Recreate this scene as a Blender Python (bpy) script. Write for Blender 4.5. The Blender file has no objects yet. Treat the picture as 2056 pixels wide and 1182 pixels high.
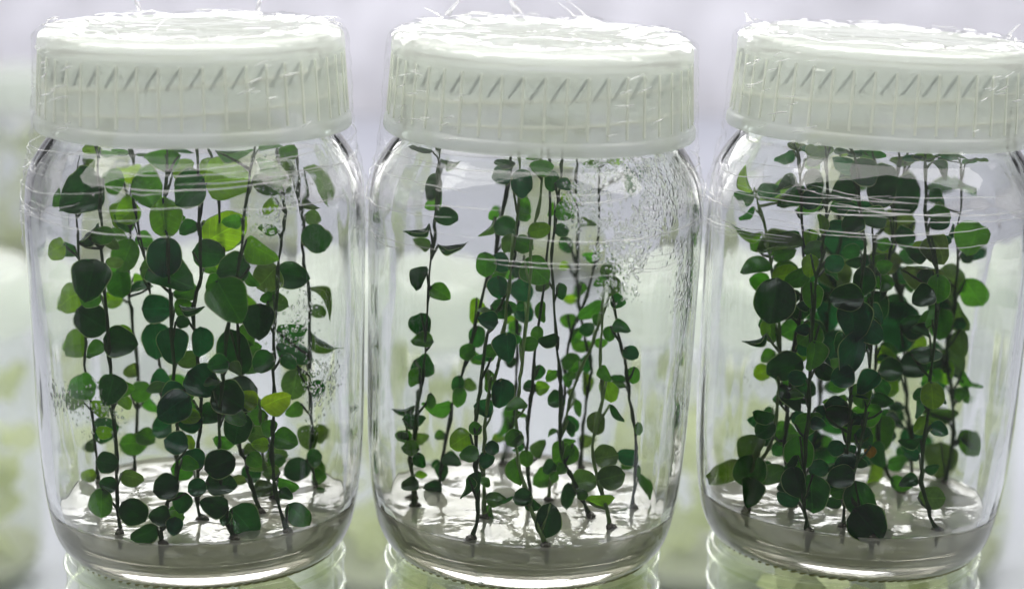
import bpy, bmesh, math, random
from mathutils import Vector, Matrix, noise
R = math.radians
sc = bpy.context.scene
COL = sc.collection
random.seed(7)

# ------------------------------------------------------------------ camera
D = 0.08                                  # lid diameter in metres
W, H, F = 2056.0, 1182.0, 4350.0          # photograph size and focal length in its pixels
CAM = Vector((0, -6.6 * D, 2.41 * D))
PITCH = R(13.2)
cam = bpy.data.cameras.new("camera")
cam.sensor_width = 36.0
cam.lens = 36.0 * F / W
cam.clip_start = 0.01
cam.clip_end = 50
cam.dof.use_dof = True
cam.dof.focus_distance = 6.6 * D
cam.dof.aperture_fstop = 8.5
camo = bpy.data.objects.new("camera", cam)
COL.objects.link(camo)
camo.location = CAM
camo.rotation_euler = (math.pi / 2 - PITCH, 0, 0)
sc.camera = camo

# ------------------------------------------------------------------ light
w = bpy.data.worlds.new("World")
sc.world = w
w.use_nodes = True
w.node_tree.nodes["Background"].inputs[0].default_value = (0.92, 0.94, 0.95, 1)
w.node_tree.nodes["Background"].inputs[1].default_value = 0.13


def area(name, loc, target, sx, sy, power, col):
    l = bpy.data.lights.new(name, 'AREA')
    l.shape = 'RECTANGLE'
    l.size, l.size_y, l.energy, l.color = sx, sy, power, col
    o = bpy.data.objects.new(name, l)
    COL.objects.link(o)
    o.location = loc
    o.rotation_euler = (Vector(target) - Vector(loc)).to_track_quat('-Z', 'Y').to_euler()
    return o


area("lid_fill_front", (0.0, -0.16, 0.57), (0, -0.06, 0.10), 1.8, 0.28, 6.4, (1.0, 0.985, 0.95))  # fill lamp added to brighten the fronts of the lids
area("rack_lamp_mid", (0.0, 0.25, 0.50), (0, 0.22, 0.0), 1.6, 0.20, 1.5, (1.0, 0.985, 0.95))
area("rack_lamp_back", (0.0, 0.80, 0.44), (0, 0.1, 0.05), 1.6, 0.26, 5.2, (1.0, 0.985, 0.96))
area("rack_lamp_rear", (0.0, 1.30, 0.45), (0, 1.30, -0.1), 1.8, 0.24, 5.6, (1.0, 0.975, 1.0))

sc.view_settings.view_transform = 'Standard'
sc.view_settings.look = 'None'
sc.view_settings.exposure = 0.40
sc.view_settings.gamma = 1.0
sc.view_settings.use_curve_mapping = False
cy = sc.cycles
cy.use_denoising = True
try:
    cy.denoiser = 'OPENIMAGEDENOISE'
except Exception:
    pass
cy.max_bounces = 14
cy.transmission_bounces = 12
cy.transparent_max_bounces = 24
cy.glossy_bounces = 4
cy.diffuse_bounces = 4
cy.use_adaptive_sampling = True
cy.adaptive_threshold = 0.06
cy.sample_clamp_indirect = 8.0
cy.blur_glossy = 0.3

# ------------------------------------------------------------------ pixel helpers
FWD = Vector((0, math.cos(PITCH), -math.sin(PITCH)))
RIGHT = Vector((1, 0, 0))
UP = RIGHT.cross(FWD)


def ray(px, py):
    return FWD + RIGHT * ((px - W / 2) / F) + UP * (-(py - H / 2) / F)


def at_y(px, py, y):
    d = ray(px, py)
    return CAM + d * ((y - CAM.y) / d.y)


def at_plane(px, py, p, n):
    d = ray(px, py)
    return CAM + d * ((p - CAM).dot(n) / d.dot(n))


def proj(p):
    v = p - CAM
    z = v.dot(FWD)
    return W / 2 + F * v.dot(RIGHT) / z, H / 2 - F * v.dot(UP) / z, z


# ------------------------------------------------------------------ objects
def tag(o, label=None, cat=None, group=None, kind=None):
    if label: o["label"] = label
    if cat: o["category"] = cat
    if group: o["group"] = group
    if kind: o["kind"] = kind
    return o


def link(name, me, parent=None, mat=None):
    o = bpy.data.objects.new(name, me)
    COL.objects.link(o)
    if parent: o.parent = parent
    if mat and me is not None and not me.materials:
        for m in (mat if isinstance(mat, (list, tuple)) else [mat]):
            me.materials.append(m)
    return o


def mesh(name, verts, faces, smooth=True, fmat=None):
    me = bpy.data.meshes.new(name)
    me.from_pydata([tuple(v) for v in verts], [], faces)
    me.update()
    if smooth:
        me.polygons.foreach_set("use_smooth", [True] * len(me.polygons))
    if fmat:
        me.polygons.foreach_set("material_index", fmat)
    return me


def smooth_profile(pts, n=3):
    """Catmull-Rom resample of an (r,z) profile."""
    out = []
    for i in range(len(pts) - 1):
        p0 = pts[max(i - 1, 0)]; p1 = pts[i]; p2 = pts[i + 1]; p3 = pts[min(i + 2, len(pts) - 1)]
        for k in range(n):
            t = k / n
            out.append(tuple(0.5 * (2 * p1[a] + (p2[a] - p0[a]) * t + (2 * p0[a] - 5 * p1[a] + 4 * p2[a] - p3[a]) * t * t
                                    + (3 * p1[a] - p0[a] - 3 * p2[a] + p3[a]) * t ** 3) for a in (0, 1)))
    out.append(pts[-1])
    return out


def lathe(name, prof, seg=96, scale=D, closed=False, disp=None, flags=None):
    """prof: list of (r, z) in lid diameters. r==0 makes a pole."""
    v, f, rows, fm = [], [], [], []
    for (r, z) in prof:
        if r < 1e-6:
            rows.append([len(v)] * seg); v.append(Vector((0, 0, z)) * scale)
        else:
            row = []
            for k in range(seg):
                a = 2 * math.pi * k / seg
                rr, zz = (r, z) if disp is None else disp(r, z, a)
                row.append(len(v)); v.append(Vector((rr * math.cos(a), rr * math.sin(a), zz)) * scale)
            rows.append(row)
    n = len(rows)
    for i in range(n if closed else n - 1):
        a, b = rows[i], rows[(i + 1) % n]
        for k in range(seg):
            q = [a[k], a[(k + 1) % seg], b[(k + 1) % seg], b[k]]
            q2 = []
            for x in q:
                if x not in q2: q2.append(x)
            if len(q2) > 2:
                f.append(q2); fm.append(flags[i] if flags else 0)
    return mesh(name, v, f, True, fm if flags else None)


def tube_into(v, f, pts, radii, ns=6):
    base = len(v)
    up = Vector((0, 0, 1))
    n = len(pts)
    for i, p in enumerate(pts):
        t = (pts[min(i + 1, n - 1)] - pts[max(i - 1, 0)])
        if t.length < 1e-9: t = Vector((0, 0, 1))
        t.normalize()
        a = t.cross(Vector((0.31, 0.95, 0.05)))
        if a.length < 1e-3: a = t.cross(up)
        a.normalize(); b = t.cross(a)
        r = radii[i] if isinstance(radii, (list, tuple)) else radii
        for k in range(ns):
            an = 2 * math.pi * k / ns
            v.append(p + (a * math.cos(an) + b * math.sin(an)) * r)
    for i in range(n - 1):
        for k in range(ns):
            f.append([base + i * ns + k, base + i * ns + (k + 1) % ns, base + (i + 1) * ns + (k + 1) % ns, base + (i + 1) * ns + k])
    f.append([base + k for k in range(ns)][::-1])
    f.append([base + (n - 1) * ns + k for k in range(ns)])


def cr(pts, n=4):
    """Catmull-Rom for 3D point lists"""
    out = []
    for i in range(len(pts) - 1):
        p0 = pts[max(i - 1, 0)]; p1 = pts[i]; p2 = pts[i + 1]; p3 = pts[min(i + 2, len(pts) - 1)]
        for k in range(n):
            t = k / n
            out.append(0.5 * (2 * p1 + (p2 - p0) * t + (2 * p0 - 5 * p1 + 4 * p2 - p3) * t * t + (3 * p1 - p0 - 3 * p2 + p3) * t ** 3))
    out.append(pts[-1])
    return out


# ------------------------------------------------------------------ materials
class N:
    """tiny node helper"""
    def __init__(self, name):
        self.m = bpy.data.materials.new(name)
        self.m.use_nodes = True
        self.t = self.m.node_tree
        self.t.nodes.clear()
        self.out = self.t.nodes.new("ShaderNodeOutputMaterial")

    def n(self, typ, props=None, **ins):
        nd = self.t.nodes.new(typ)
        for k, v in (props or {}).items(): setattr(nd, k, v)
        for k, v in ins.items():
            key = int(k[1:]) if k[0] == 'i' and k[1:].isdigit() else k.replace('_', ' ')
            s = nd.inputs[key]
            if isinstance(v, bpy.types.NodeSocket): self.t.links.new(v, s)
            else: s.default_value = v
        return nd

    def surf(self, s):
        self.t.links.new(s, self.out.inputs[0]); return self.m

    def math(self, op, a, b=0.0, clamp=False):
        nd = self.t.nodes.new("ShaderNodeMath"); nd.operation = op; nd.use_clamp = clamp
        for i, x in enumerate((a, b)):
            if isinstance(x, bpy.types.NodeSocket): self.t.links.new(x, nd.inputs[i])
            else: nd.inputs[i].default_value = x
        return nd.outputs[0]

    def mix(self, fac, a, b):
        nd = self.t.nodes.new("ShaderNodeMixShader")
        for i, x in enumerate((fac, a, b)):
            if isinstance(x, bpy.types.NodeSocket): self.t.links.new(x, nd.inputs[i])
            else: nd.inputs[i].default_value = x
        return nd.outputs[0]

    def schlick(self, f0, gain=1.0):
        """two-sided Fresnel of a thin sheet (the Fresnel node turns total on back faces)"""
        f = self.n("ShaderNodeLayerWeight", None, Blend=0.5).outputs["Facing"]
        return self.math('ADD', f0, self.math('MULTIPLY', self.math('POWER', f, 4.5), gain))

    def add(self, a, b):
        nd = self.t.nodes.new("ShaderNodeAddShader")
        self.t.links.new(a, nd.inputs[0]); self.t.links.new(b, nd.inputs[1])
        return nd.outputs[0]

    def coords(self, scale=(1, 1, 1), rot=(0, 0, 0), kind="Object"):
        tc = self.t.nodes.new("ShaderNodeTexCoord")
        mp = self.n("ShaderNodeMapping", None, Vector=tc.outputs[kind], Scale=scale, Rotation=rot)
        return mp.outputs[0]

    def noise(self, vec, scale, detail=3.0, rough=0.55, dist=0.0):
        return self.n("ShaderNodeTexNoise", None, Vector=vec, Scale=scale, Detail=detail, Roughness=rough, Distortion=dist).outputs[0]

    def ramp(self, fac, lo, hi):
        return self.n("ShaderNodeMapRange", {"clamp": True, "interpolation_type": "SMOOTHSTEP"}, Value=fac, i1=lo, i2=hi).outputs[0]

    def bump(self, h, strength, dist, normal=None):
        nd = self.n("ShaderNodeBump", None, Height=h, Strength=strength, Distance=dist)
        if normal: self.t.links.new(normal, nd.inputs["Normal"])
        return nd.outputs[0]


def mat_glass_outer():
    g = N("jar_glass")
    return g.surf(g.n("ShaderNodeBsdfGlass", None, Color=(0.985, 0.99, 0.982, 1), Roughness=0.0, IOR=1.47).outputs[0])


def mat_thin_glass(name="thin_jar_glass", col=(0.96, 0.97, 0.95, 1)):
    g = N(name)
    gl = g.n("ShaderNodeBsdfGlossy", None, Color=(1, 1, 1, 1), Roughness=0.05).outputs[0]
    tr = g.n("ShaderNodeBsdfTransparent", None, Color=col).outputs[0]
    return g.surf(g.mix(g.schlick(.05, .7), tr, gl))


def mat_glass_wet(name, spots, spec=0.0):
    """inside face of the jar: condensation drops where 'spots' (centre xyz in m, radius, amount) lie"""
    g = N(name)
    tc = g.t.nodes.new("ShaderNodeTexCoord")
    pos = tc.outputs["Object"]
    warp = g.math('SUBTRACT', g.noise(pos, 95, 2), 0.5)
    mask = None
    for (c, rad, st) in spots:
        d = g.n("ShaderNodeVectorMath", {"operation": "DISTANCE"}, i0=pos, i1=c).outputs["Value"]
        d = g.math('ADD', d, g.math('MULTIPLY', warp, rad * 2.6))
        m = g.n("ShaderNodeMapRange", {"clamp": True}, Value=d, i1=rad * 1.25, i2=rad * 0.3, i3=0.0, i4=st).outputs[0]
        mask = m if mask is None else g.math('MAXIMUM', mask, m)
    wv = g.n("ShaderNodeVectorMath", {"operation": "SCALE"}, i0=g.n("ShaderNodeTexNoise", None, Vector=pos, Scale=170.0, Detail=1.0).outputs[1], Scale=0.0035).outputs[0]
    p2 = g.n("ShaderNodeVectorMath", {"operation": "ADD"}, i0=pos, i1=wv).outputs[0]
    vor = g.n("ShaderNodeTexVoronoi", {"feature": "F1"}, Vector=g.n("ShaderNodeMapping", None, Vector=p2, Scale=(1, 1, 0.8)).outputs[0], Scale=1050.0, Randomness=1.0)
    rad = g.math('MULTIPLY', g.math('ADD', 0.22, g.math('MULTIPLY', g.n("ShaderNodeSeparateColor", None, Color=vor.outputs["Color"]).outputs[0], 0.5)), mask)
    dome = g.math('SUBTRACT', g.math('MULTIPLY', rad, rad), g.math('MULTIPLY', vor.outputs["Distance"], vor.outputs["Distance"]))
    dome = g.math('POWER', g.math('MAXIMUM', dome, 0.0), 0.6)
    n2 = g.bump(dome, 1.0, 0.00022)
    return g.surf(g.n("ShaderNodeBsdfGlass", None, Color=(0.99, 0.993, 0.988, 1), Roughness=0.0, IOR=1.47, Normal=n2).outputs[0])


def mat_lid():
    g = N("lid_polypropylene")
    mott = g.noise(g.coords((1, 1, 1)), 90, 1)
    nb = g.bump(mott, 0.15, 0.0006)
    c = (0.955, 0.965, 0.925, 1)
    dif = g.n("ShaderNodeBsdfDiffuse", None, Color=c, Normal=nb).outputs[0]
    trl = g.n("ShaderNodeBsdfTranslucent", None, Color=(0.975, 0.985, 0.935, 1), Normal=nb).outputs[0]
    milky = g.mix(0.68, dif, trl)
    see = g.n("ShaderNodeBsdfTransparent", None, Color=(0.955, 0.985, 0.98, 1)).outputs[0]
    body = g.mix(0.54, milky, see)
    gl = g.n("ShaderNodeBsdfGlossy", None, Color=(1, 1, 1, 1), Roughness=0.22, Normal=nb).outputs[0]
    return g.surf(g.mix(g.schlick(.03, .12), body, gl))


def mat_rib():
    g = N("lid_rib_plastic")
    dif = g.n("ShaderNodeBsdfDiffuse", None, Color=(0.94, 0.95, 0.90, 1)).outputs[0]
    trl = g.n("ShaderNodeBsdfTranslucent", None, Color=(0.95, 0.96, 0.92, 1)).outputs[0]
    tr = g.n("ShaderNodeBsdfTransparent", None, Color=(0.93, 0.95, 0.9, 1)).outputs[0]
    return g.surf(g.mix(0.35, g.mix(0.5, dif, trl), tr))


def mat_film():
    g = N("cling_film")
    a = g.noise(g.coords((70, 70, 210), (0.25, -0.15, 0.4)), 1.0, 1, 0.6, 0.8)
    nb = g.bump(a, 0.5, 0.0015)
    gl = g.n("ShaderNodeBsdfGlossy", None, Color=(1, 1, 1, 1), Roughness=0.07, Normal=nb).outputs[0]
    tr = g.n("ShaderNodeBsdfTransparent", None, Color=(0.985, 0.985, 0.985, 1)).outputs[0]
    return g.surf(g.mix(g.schlick(.045, .22), tr, gl))


def mat_crease():
    g = N("film_crease")
    gl = g.n("ShaderNodeBsdfGlossy", None, Color=(1, 1, 1, 1), Roughness=0.16).outputs[0]
    tl = g.n("ShaderNodeBsdfTranslucent", None, Color=(0.95, 0.95, 0.95, 1)).outputs[0]
    tr = g.n("ShaderNodeBsdfTransparent", None, Color=(1, 1, 1, 1)).outputs[0]
    return g.surf(g.mix(0.55, tr, g.mix(0.5, gl, tl)))


def mat_leaf():
    g = N("leaf_green")
    oi = g.n("ShaderNodeObjectInfo")
    co = g.coords((1, 1, 1), kind="Object")
    var = g.noise(co, 3.0, 1)
    vein = g.noise(g.coords((3, 16, 1), (0, 0, 0.5)), 1.0, 0)
    sp = g.n("ShaderNodeSeparateXYZ", None, Vector=co)
    ay = g.math('ABSOLUTE', sp.outputs[1])
    side = g.math('FRACT', g.math('MULTIPLY', g.math('SUBTRACT', g.math('ADD', sp.outputs[0], g.math('MULTIPLY', var, .06)), g.math('MULTIPLY', ay, .55)), 6.5))
    vn = g.math('MAXIMUM', g.math('LESS_THAN', side, .09), g.math('MULTIPLY', g.math('LESS_THAN', ay, .014), 1.6))
    hs = g.n("ShaderNodeHueSaturation", None, Color=oi.outputs["Color"], Hue=0.5, Saturation=1.0, Value=g.math('ADD', g.math('ADD', 0.60, g.math('MULTIPLY', var, 0.78)), g.math('MULTIPLY', vn, .30)))
    base = hs.outputs[0]
    nb = g.bump(vein, 0.05, 0.03)
    dif = g.n("ShaderNodeBsdfDiffuse", None, Color=base, Normal=nb).outputs[0]
    tcol = g.n("ShaderNodeMix", {"data_type": 'RGBA', "blend_type": 'MULTIPLY'}, i0=1.0, i6=base, i7=(4.2, 4.3, 0.8, 1)).outputs[2]
    trl = g.n("ShaderNodeBsdfTranslucent", None, Color=tcol, Normal=nb).outputs[0]
    gl = g.n("ShaderNodeBsdfGlossy", None, Color=(0.8, 0.9, 0.95, 1), Roughness=0.26, Normal=nb).outputs[0]
    return g.surf(g.mix(g.schlick(.022, .16), g.mix(0.62, dif, trl), gl))


def mat_simple(name, col, rough=0.5, trans=0.0, nscale=300, namp=0.25, spec=0.5, bump=0.0, bscale=200):
    g = N(name)
    n = g.noise(g.coords(), nscale, 4)
    c = g.n("ShaderNodeHueSaturation", None, Color=(*col, 1), Value=g.math('ADD', 1.0 - namp / 2, g.math('MULTIPLY', n, namp))).outputs[0]
    p = g.n("ShaderNodeBsdfPrincipled", None, Base_Color=c, Roughness=rough, Specular_IOR_Level=spec)
    if bump:
        g.t.links.new(g.bump(g.noise(g.coords(), bscale, 4), bump, 0.002), p.inputs["Normal"])
    s = p.outputs[0]
    if trans:
        s = g.mix(trans, s, g.n("ShaderNodeBsdfTranslucent", None, Color=c).outputs[0])
    return g.surf(s)


def mat_agar():
    g = N("agar_gel")
    a = g.noise(g.coords((1, 1, 1)), 45, 3, 0.5, 0.6)
    b = g.noise(g.coords((1, 1, 1)), 160, 3)
    nb = g.bump(g.math('ADD', a, g.math('MULTIPLY', b, 0.22)), 0.55, 0.0016)
    blot = g.noise(g.coords(), 60, 4)
    c = g.n("ShaderNodeHueSaturation", None, Color=(0.78, 0.79, 0.71, 1), Value=g.math('ADD', 0.85, g.math('MULTIPLY', blot, 0.3))).outputs[0]
    dif = g.n("ShaderNodeBsdfDiffuse", None, Color=c, Normal=nb).outputs[0]
    trl = g.n("ShaderNodeBsdfTranslucent", None, Color=c, Normal=nb).outputs[0]
    tr = g.n("ShaderNodeBsdfTransparent", None, Color=(0.8, 0.78, 0.72, 1)).outputs[0]
    gl = g.n("ShaderNodeBsdfGlossy", None, Color=(1, 1, 1, 1), Roughness=0.03, Normal=nb).outputs[0]
    return g.surf(g.mix(g.schlick(.03, .95), g.mix(0.50, g.mix(0.5, dif, trl), tr), gl))


M_GLASS = mat_glass_outer()
M_THIN = mat_thin_glass()
M_SUPPORT = mat_thin_glass("support_glass_green_light", (0.945, 0.965, 0.91, 1))  # green light from the pale surroundings is put into the glass colour
M_LID, M_RIB, M_FILM, M_CREASE, M_LEAF, M_AGAR = mat_lid(), mat_rib(), mat_film(), mat_crease(), mat_leaf(), mat_agar()
M_RIM = mat_simple("leaf_margin", (0.20, 0.30, 0.10), 0.3, 0.5)
M_STEM = mat_simple("stem_bark", (0.020, 0.044, 0.013), 0.6, 0.0, 900, 0.8, 0.12)
M_STEMG = mat_simple("stem_green", (0.10, 0.19, 0.04), 0.5, 0.2, 900, 0.5)
M_THREAD = mat_simple("lid_thread", (0.99, 0.985, 0.92), 0.3, 0.5, 200, 0.08)
M_KNURL = mat_simple("base_stipple", (0.36, 0.36, 0.16), 0.15, 0.3, 500, 0.7, 0.9)
M_ROOT = mat_simple("root_tissue", (0.05, 0.045, 0.03), 0.5, 0.0, 700, 0.6)
M_PALE = mat_simple("callus_tissue", (0.74, 0.78, 0.56), 0.6, 0.5, 300, 0.5)
M_PALEAGAR = mat_simple("pale_medium", (0.68, 0.70, 0.60), 0.3, 0.5, 80, 0.15)
M_WALL = mat_simple("wall_paint", (0.78, 0.775, 0.82), 0.8, 0.0, 16, 0.9, 0.2, 0.1, 30)
M_SHELF = mat_simple("shelf_laminate", (0.44, 0.46, 0.52), 0.35, 0.0, 14, 0.12, 0.5)

# ------------------------------------------------------------------ setting
SHELF_Z = -1.615 * D
me = mesh("shelf", [(-2.5, -0.085, SHELF_Z), (2.5, -0.085, SHELF_Z), (2.5, 1.62, SHELF_Z), (-2.5, 1.62, SHELF_Z),
                    (-2.5, -0.085, SHELF_Z - .03), (2.5, -0.085, SHELF_Z - .03), (2.5, 1.62, SHELF_Z - .03), (-2.5, 1.62, SHELF_Z - .03)],
          [[0, 1, 2, 3], [7, 6, 5, 4], [0, 4, 5, 1], [1, 5, 6, 2], [2, 6, 7, 3], [3, 7, 4, 0]], False)
tag(link("shelf", me, None, M_SHELF), "bluish white rack shelf under the jars", None, None, "structure")
me = mesh("wall", [(-2.5, 1.64, -0.4), (2.5, 1.64, -0.4), (2.5, 1.64, 0.30), (-2.5, 1.64, 0.30),
                   (-2.5, 1.70, -0.4), (2.5, 1.70, -0.4), (2.5, 1.70, 0.30), (-2.5, 1.70, 0.30)],
          [[0, 1, 2, 3], [7, 6, 5, 4], [0, 4, 5, 1], [1, 5, 6, 2], [2, 6, 7, 3], [3, 7, 4, 0]], False)
tag(link("wall", me, None, M_WALL), "pale lavender wall behind the rack", None, None, "structure")

# ------------------------------------------------------------------ jars
K = .945                                  # the front jars' necks and lids are this much slimmer than the support jars'


def jar_profile(k):
    o = smooth_profile([(.33, .022), (.378, .007), (.395, 0.0), (.412, .006), (.432, .022), (.455, .056), (.474, .11), (.490, .20), (.501, .31), (.508, .45), (.512, .65),
                        (.517, .90), (.519, 1.06), (.516, 1.14), (.503, 1.220), (.480 * (k + 1) / 2, 1.285), (.463 * k, 1.325), (.452 * k, 1.355), (.450 * k, 1.40), (.450 * k, 1.50), (.449 * k, 1.59), (.440 * k, 1.605)], 3)
    i = smooth_profile([(.424 * k, 1.605), (.416 * k, 1.59), (.416 * k, 1.50), (.416 * k, 1.40), (.420 * k, 1.355), (.434 * k, 1.32), (.448 * (k + 1) / 2, 1.275), (.470, 1.205), (.485, 1.13), (.489, 1.06), (.487, .90),
                        (.482, .65), (.478, .45), (.471, .31), (.459, .20), (.441, .125), (.414, .078), (.36, .058)], 3)
    return [(0, .026)] + o + i + [(0, .05)], [0] * (len(o) + 1) + [1] * (len(i) + 1)


GPROF, GFLAG = jar_profile(K)
PPROF, PFLAG = jar_profile(.975)


def glass_wave(seed):
    def d(r, z, a):
        if r < .3: return r, z
        c, s_ = math.cos(a), math.sin(a)
        amp = 1.0 if r < .5 else .7
        q = seed + (0 if r > .497 else 40)
        h = .0022 * noise.noise(Vector((c * 2.6 + q, s_ * 2.6, z * 3.2))) + .0010 * noise.noise(Vector((c * 9 + q, s_ * 9, z * 3.0))) + (.0005 if z < 1.05 else .0016) * noise.noise(Vector((c * 17, s_ * 17 + q, z * (5 if z < 1.05 else 16))))
        return r + h * amp, z
    return d


AGAR_Z = .153


def agar_prof():
    pr = [(0, .045), (.36, .049), (.419, .072), (.446, .122), (.4565, .1535), (.457, .1640), (.449, .1605), (.432, .1545)]
    pr += [(r, AGAR_Z) for r in (.40, .33, .25, .18, .11, .05)] + [(0, AGAR_Z)]
    return pr


def agar_disp(seed):
    def d(r, z, a):
        if z > .15 and r < .43:
            p = Vector((r * math.cos(a) * 6 + seed, r * math.sin(a) * 6, 0))
            z += .006 * noise.noise(p) + .003 * noise.noise(p * 3)
        return r, z
    return d


LIDP = [(0, 1.652), (.36, 1.652), (.405, 1.652), (.425, 1.646), (.442, 1.652), (.450, 1.664), (.468, 1.665), (.479, 1.658), (.4865, 1.643), (.4895, 1.615), (.4890, 1.607), (.4860, 1.602),
        (.4890, 1.55), (.4920, 1.50), (.4950, 1.45), (.4978, 1.402), (.501, 1.397), (.5065, 1.390), (.5085, 1.375), (.508, 1.362), (.503, 1.355), (.480, 1.355), (.474, 1.362),
        (.472, 1.45), (.466, 1.55), (.463, 1.60), (.452, 1.627), (.43, 1.632), (0, 1.632)]
me_lid = lathe("lid", LIDP, 112)
NR = 46


def box_mesh(name, x0, x1, y0, y1, z0, z1, shear=0.0, mat=None, batter=0.0):
    v = [(x0, y0, z0), (x1, y0, z0), (x1, y1, z0), (x0, y1, z0), (x0 - batter, y0 + shear, z1), (x1 - batter, y0 + shear, z1), (x1 - batter, y1 + shear, z1), (x0 - batter, y1 + shear, z1)]
    v = [Vector(p) * D for p in v]
    me = mesh(name, v, [[3, 2, 1, 0], [4, 5, 6, 7], [0, 1, 5, 4], [1, 2, 6, 5], [2, 3, 7, 6], [3, 0, 4, 7]], False)
    me.materials.append(mat)
    return me


me_rib = box_mesh("rib", .4935, .5005, -.0040, .0040, 1.408, 1.598, 0, M_RIB, .0117)
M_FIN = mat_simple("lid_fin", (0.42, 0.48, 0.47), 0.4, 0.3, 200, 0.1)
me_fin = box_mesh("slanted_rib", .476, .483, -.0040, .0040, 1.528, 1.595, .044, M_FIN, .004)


def film_radius(z):
    pts = [(1.652, .446), (1.645, .460), (1.628, .470), (1.58, .473), (1.40, .481), (1.348, .486), (1.30, .486), (1.25, .497), (1.20, .511), (1.14, .523), (1.05, .5255), (.9, .5235), (.7, .519)]
    for i in range(len(pts) - 1):
        if z >= pts[i + 1][0]:
            a, b = pts[i], pts[i + 1]
            t = (min(z, a[0]) - a[0]) / (b[0] - a[0])
            return a[1] + (b[1] - a[1]) * t
    return pts[-1][1]


def film_wrinkle(a, z, s):
    x, y = math.cos(a), math.sin(a)
    p = Vector((x * 3 + s, y * 3, z * 9 + 1.5 * a * 0))
    n1 = noise.noise(Vector((x * 2.2 + s, y * 2.2, z * 14)))
    n2 = 1 - abs(noise.noise(Vector((x * 5 + s, y * 5 + z * 6, z * 22))))
    n3 = 1 - abs(noise.noise(Vector((x * 16, y * 16 + s, z * 6))))
    return .0050 * n1 + (.0065 if z > 1.34 else .0110) * (n2 ** 5) + .0030 * n3 ** 5


def build_film(s, lower):
    zs = [1.650, 1.645, 1.636, 1.625, 1.61] + [1.59 - .02 * i for i in range(13)] + [1.34 - .018 * i for i in range(int((1.34 - lower) / .018))]
    v, f = [], []
    seg = 180
    rows = []
    for r in (0.0, .08, .16, .24, .31, .34, .365, .385, .405, .425):
        row = []
        for k in range(seg):
            a = 2 * math.pi * k / seg
            am = .003 if r < .33 else .013
            q = Vector((r * 9 * math.cos(a) + s, r * 9 * math.sin(a), s))
            h = 1.653 + am * (noise.noise(q) + .6 * abs(noise.noise(q * 3))) - (.006 if r < .33 else 0)
            row.append(len(v)); v.append(Vector((r * math.cos(a), r * math.sin(a), h)) * D)
        rows.append(row)
    for i, z in enumerate(zs):
        row = []
        for k in range(seg):
            a = 2 * math.pi * k / seg
            zz = z
            if i > len(zs) - 5:
                zz = z + .03 * noise.noise(Vector((math.cos(a) * 2 + s, math.sin(a) * 2, 3)))
            r = film_radius(zz) + (film_wrinkle(a, zz, s) if z < 1.64 else 0)
            row.append(len(v)); v.append(Vector((r * math.cos(a), r * math.sin(a), zz)) * D)
        rows.append(row)
    for i in range(len(rows) - 1):
        for k in range(seg):
            f.append([rows[i][k], rows[i + 1][k], rows[i + 1][(k + 1) % seg], rows[i][(k + 1) % seg]])
    return mesh("film", v, f)


def crease_pts(a0, a1, z0, z1, sag, s, n=14, off=.002):
    pts = []
    for i in range(n + 1):
        t = i / n
        a = a0 + (a1 - a0) * t
        z = z0 + (z1 - z0) * t - sag * math.sin(math.pi * t) + .004 * noise.noise(Vector((t * 5, s, 1)))
        r = film_radius(z) + film_wrinkle(a, z, s) + off
        pts.append(Vector((r * math.cos(a), r * math.sin(a), z)) * D)
    return pts


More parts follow.
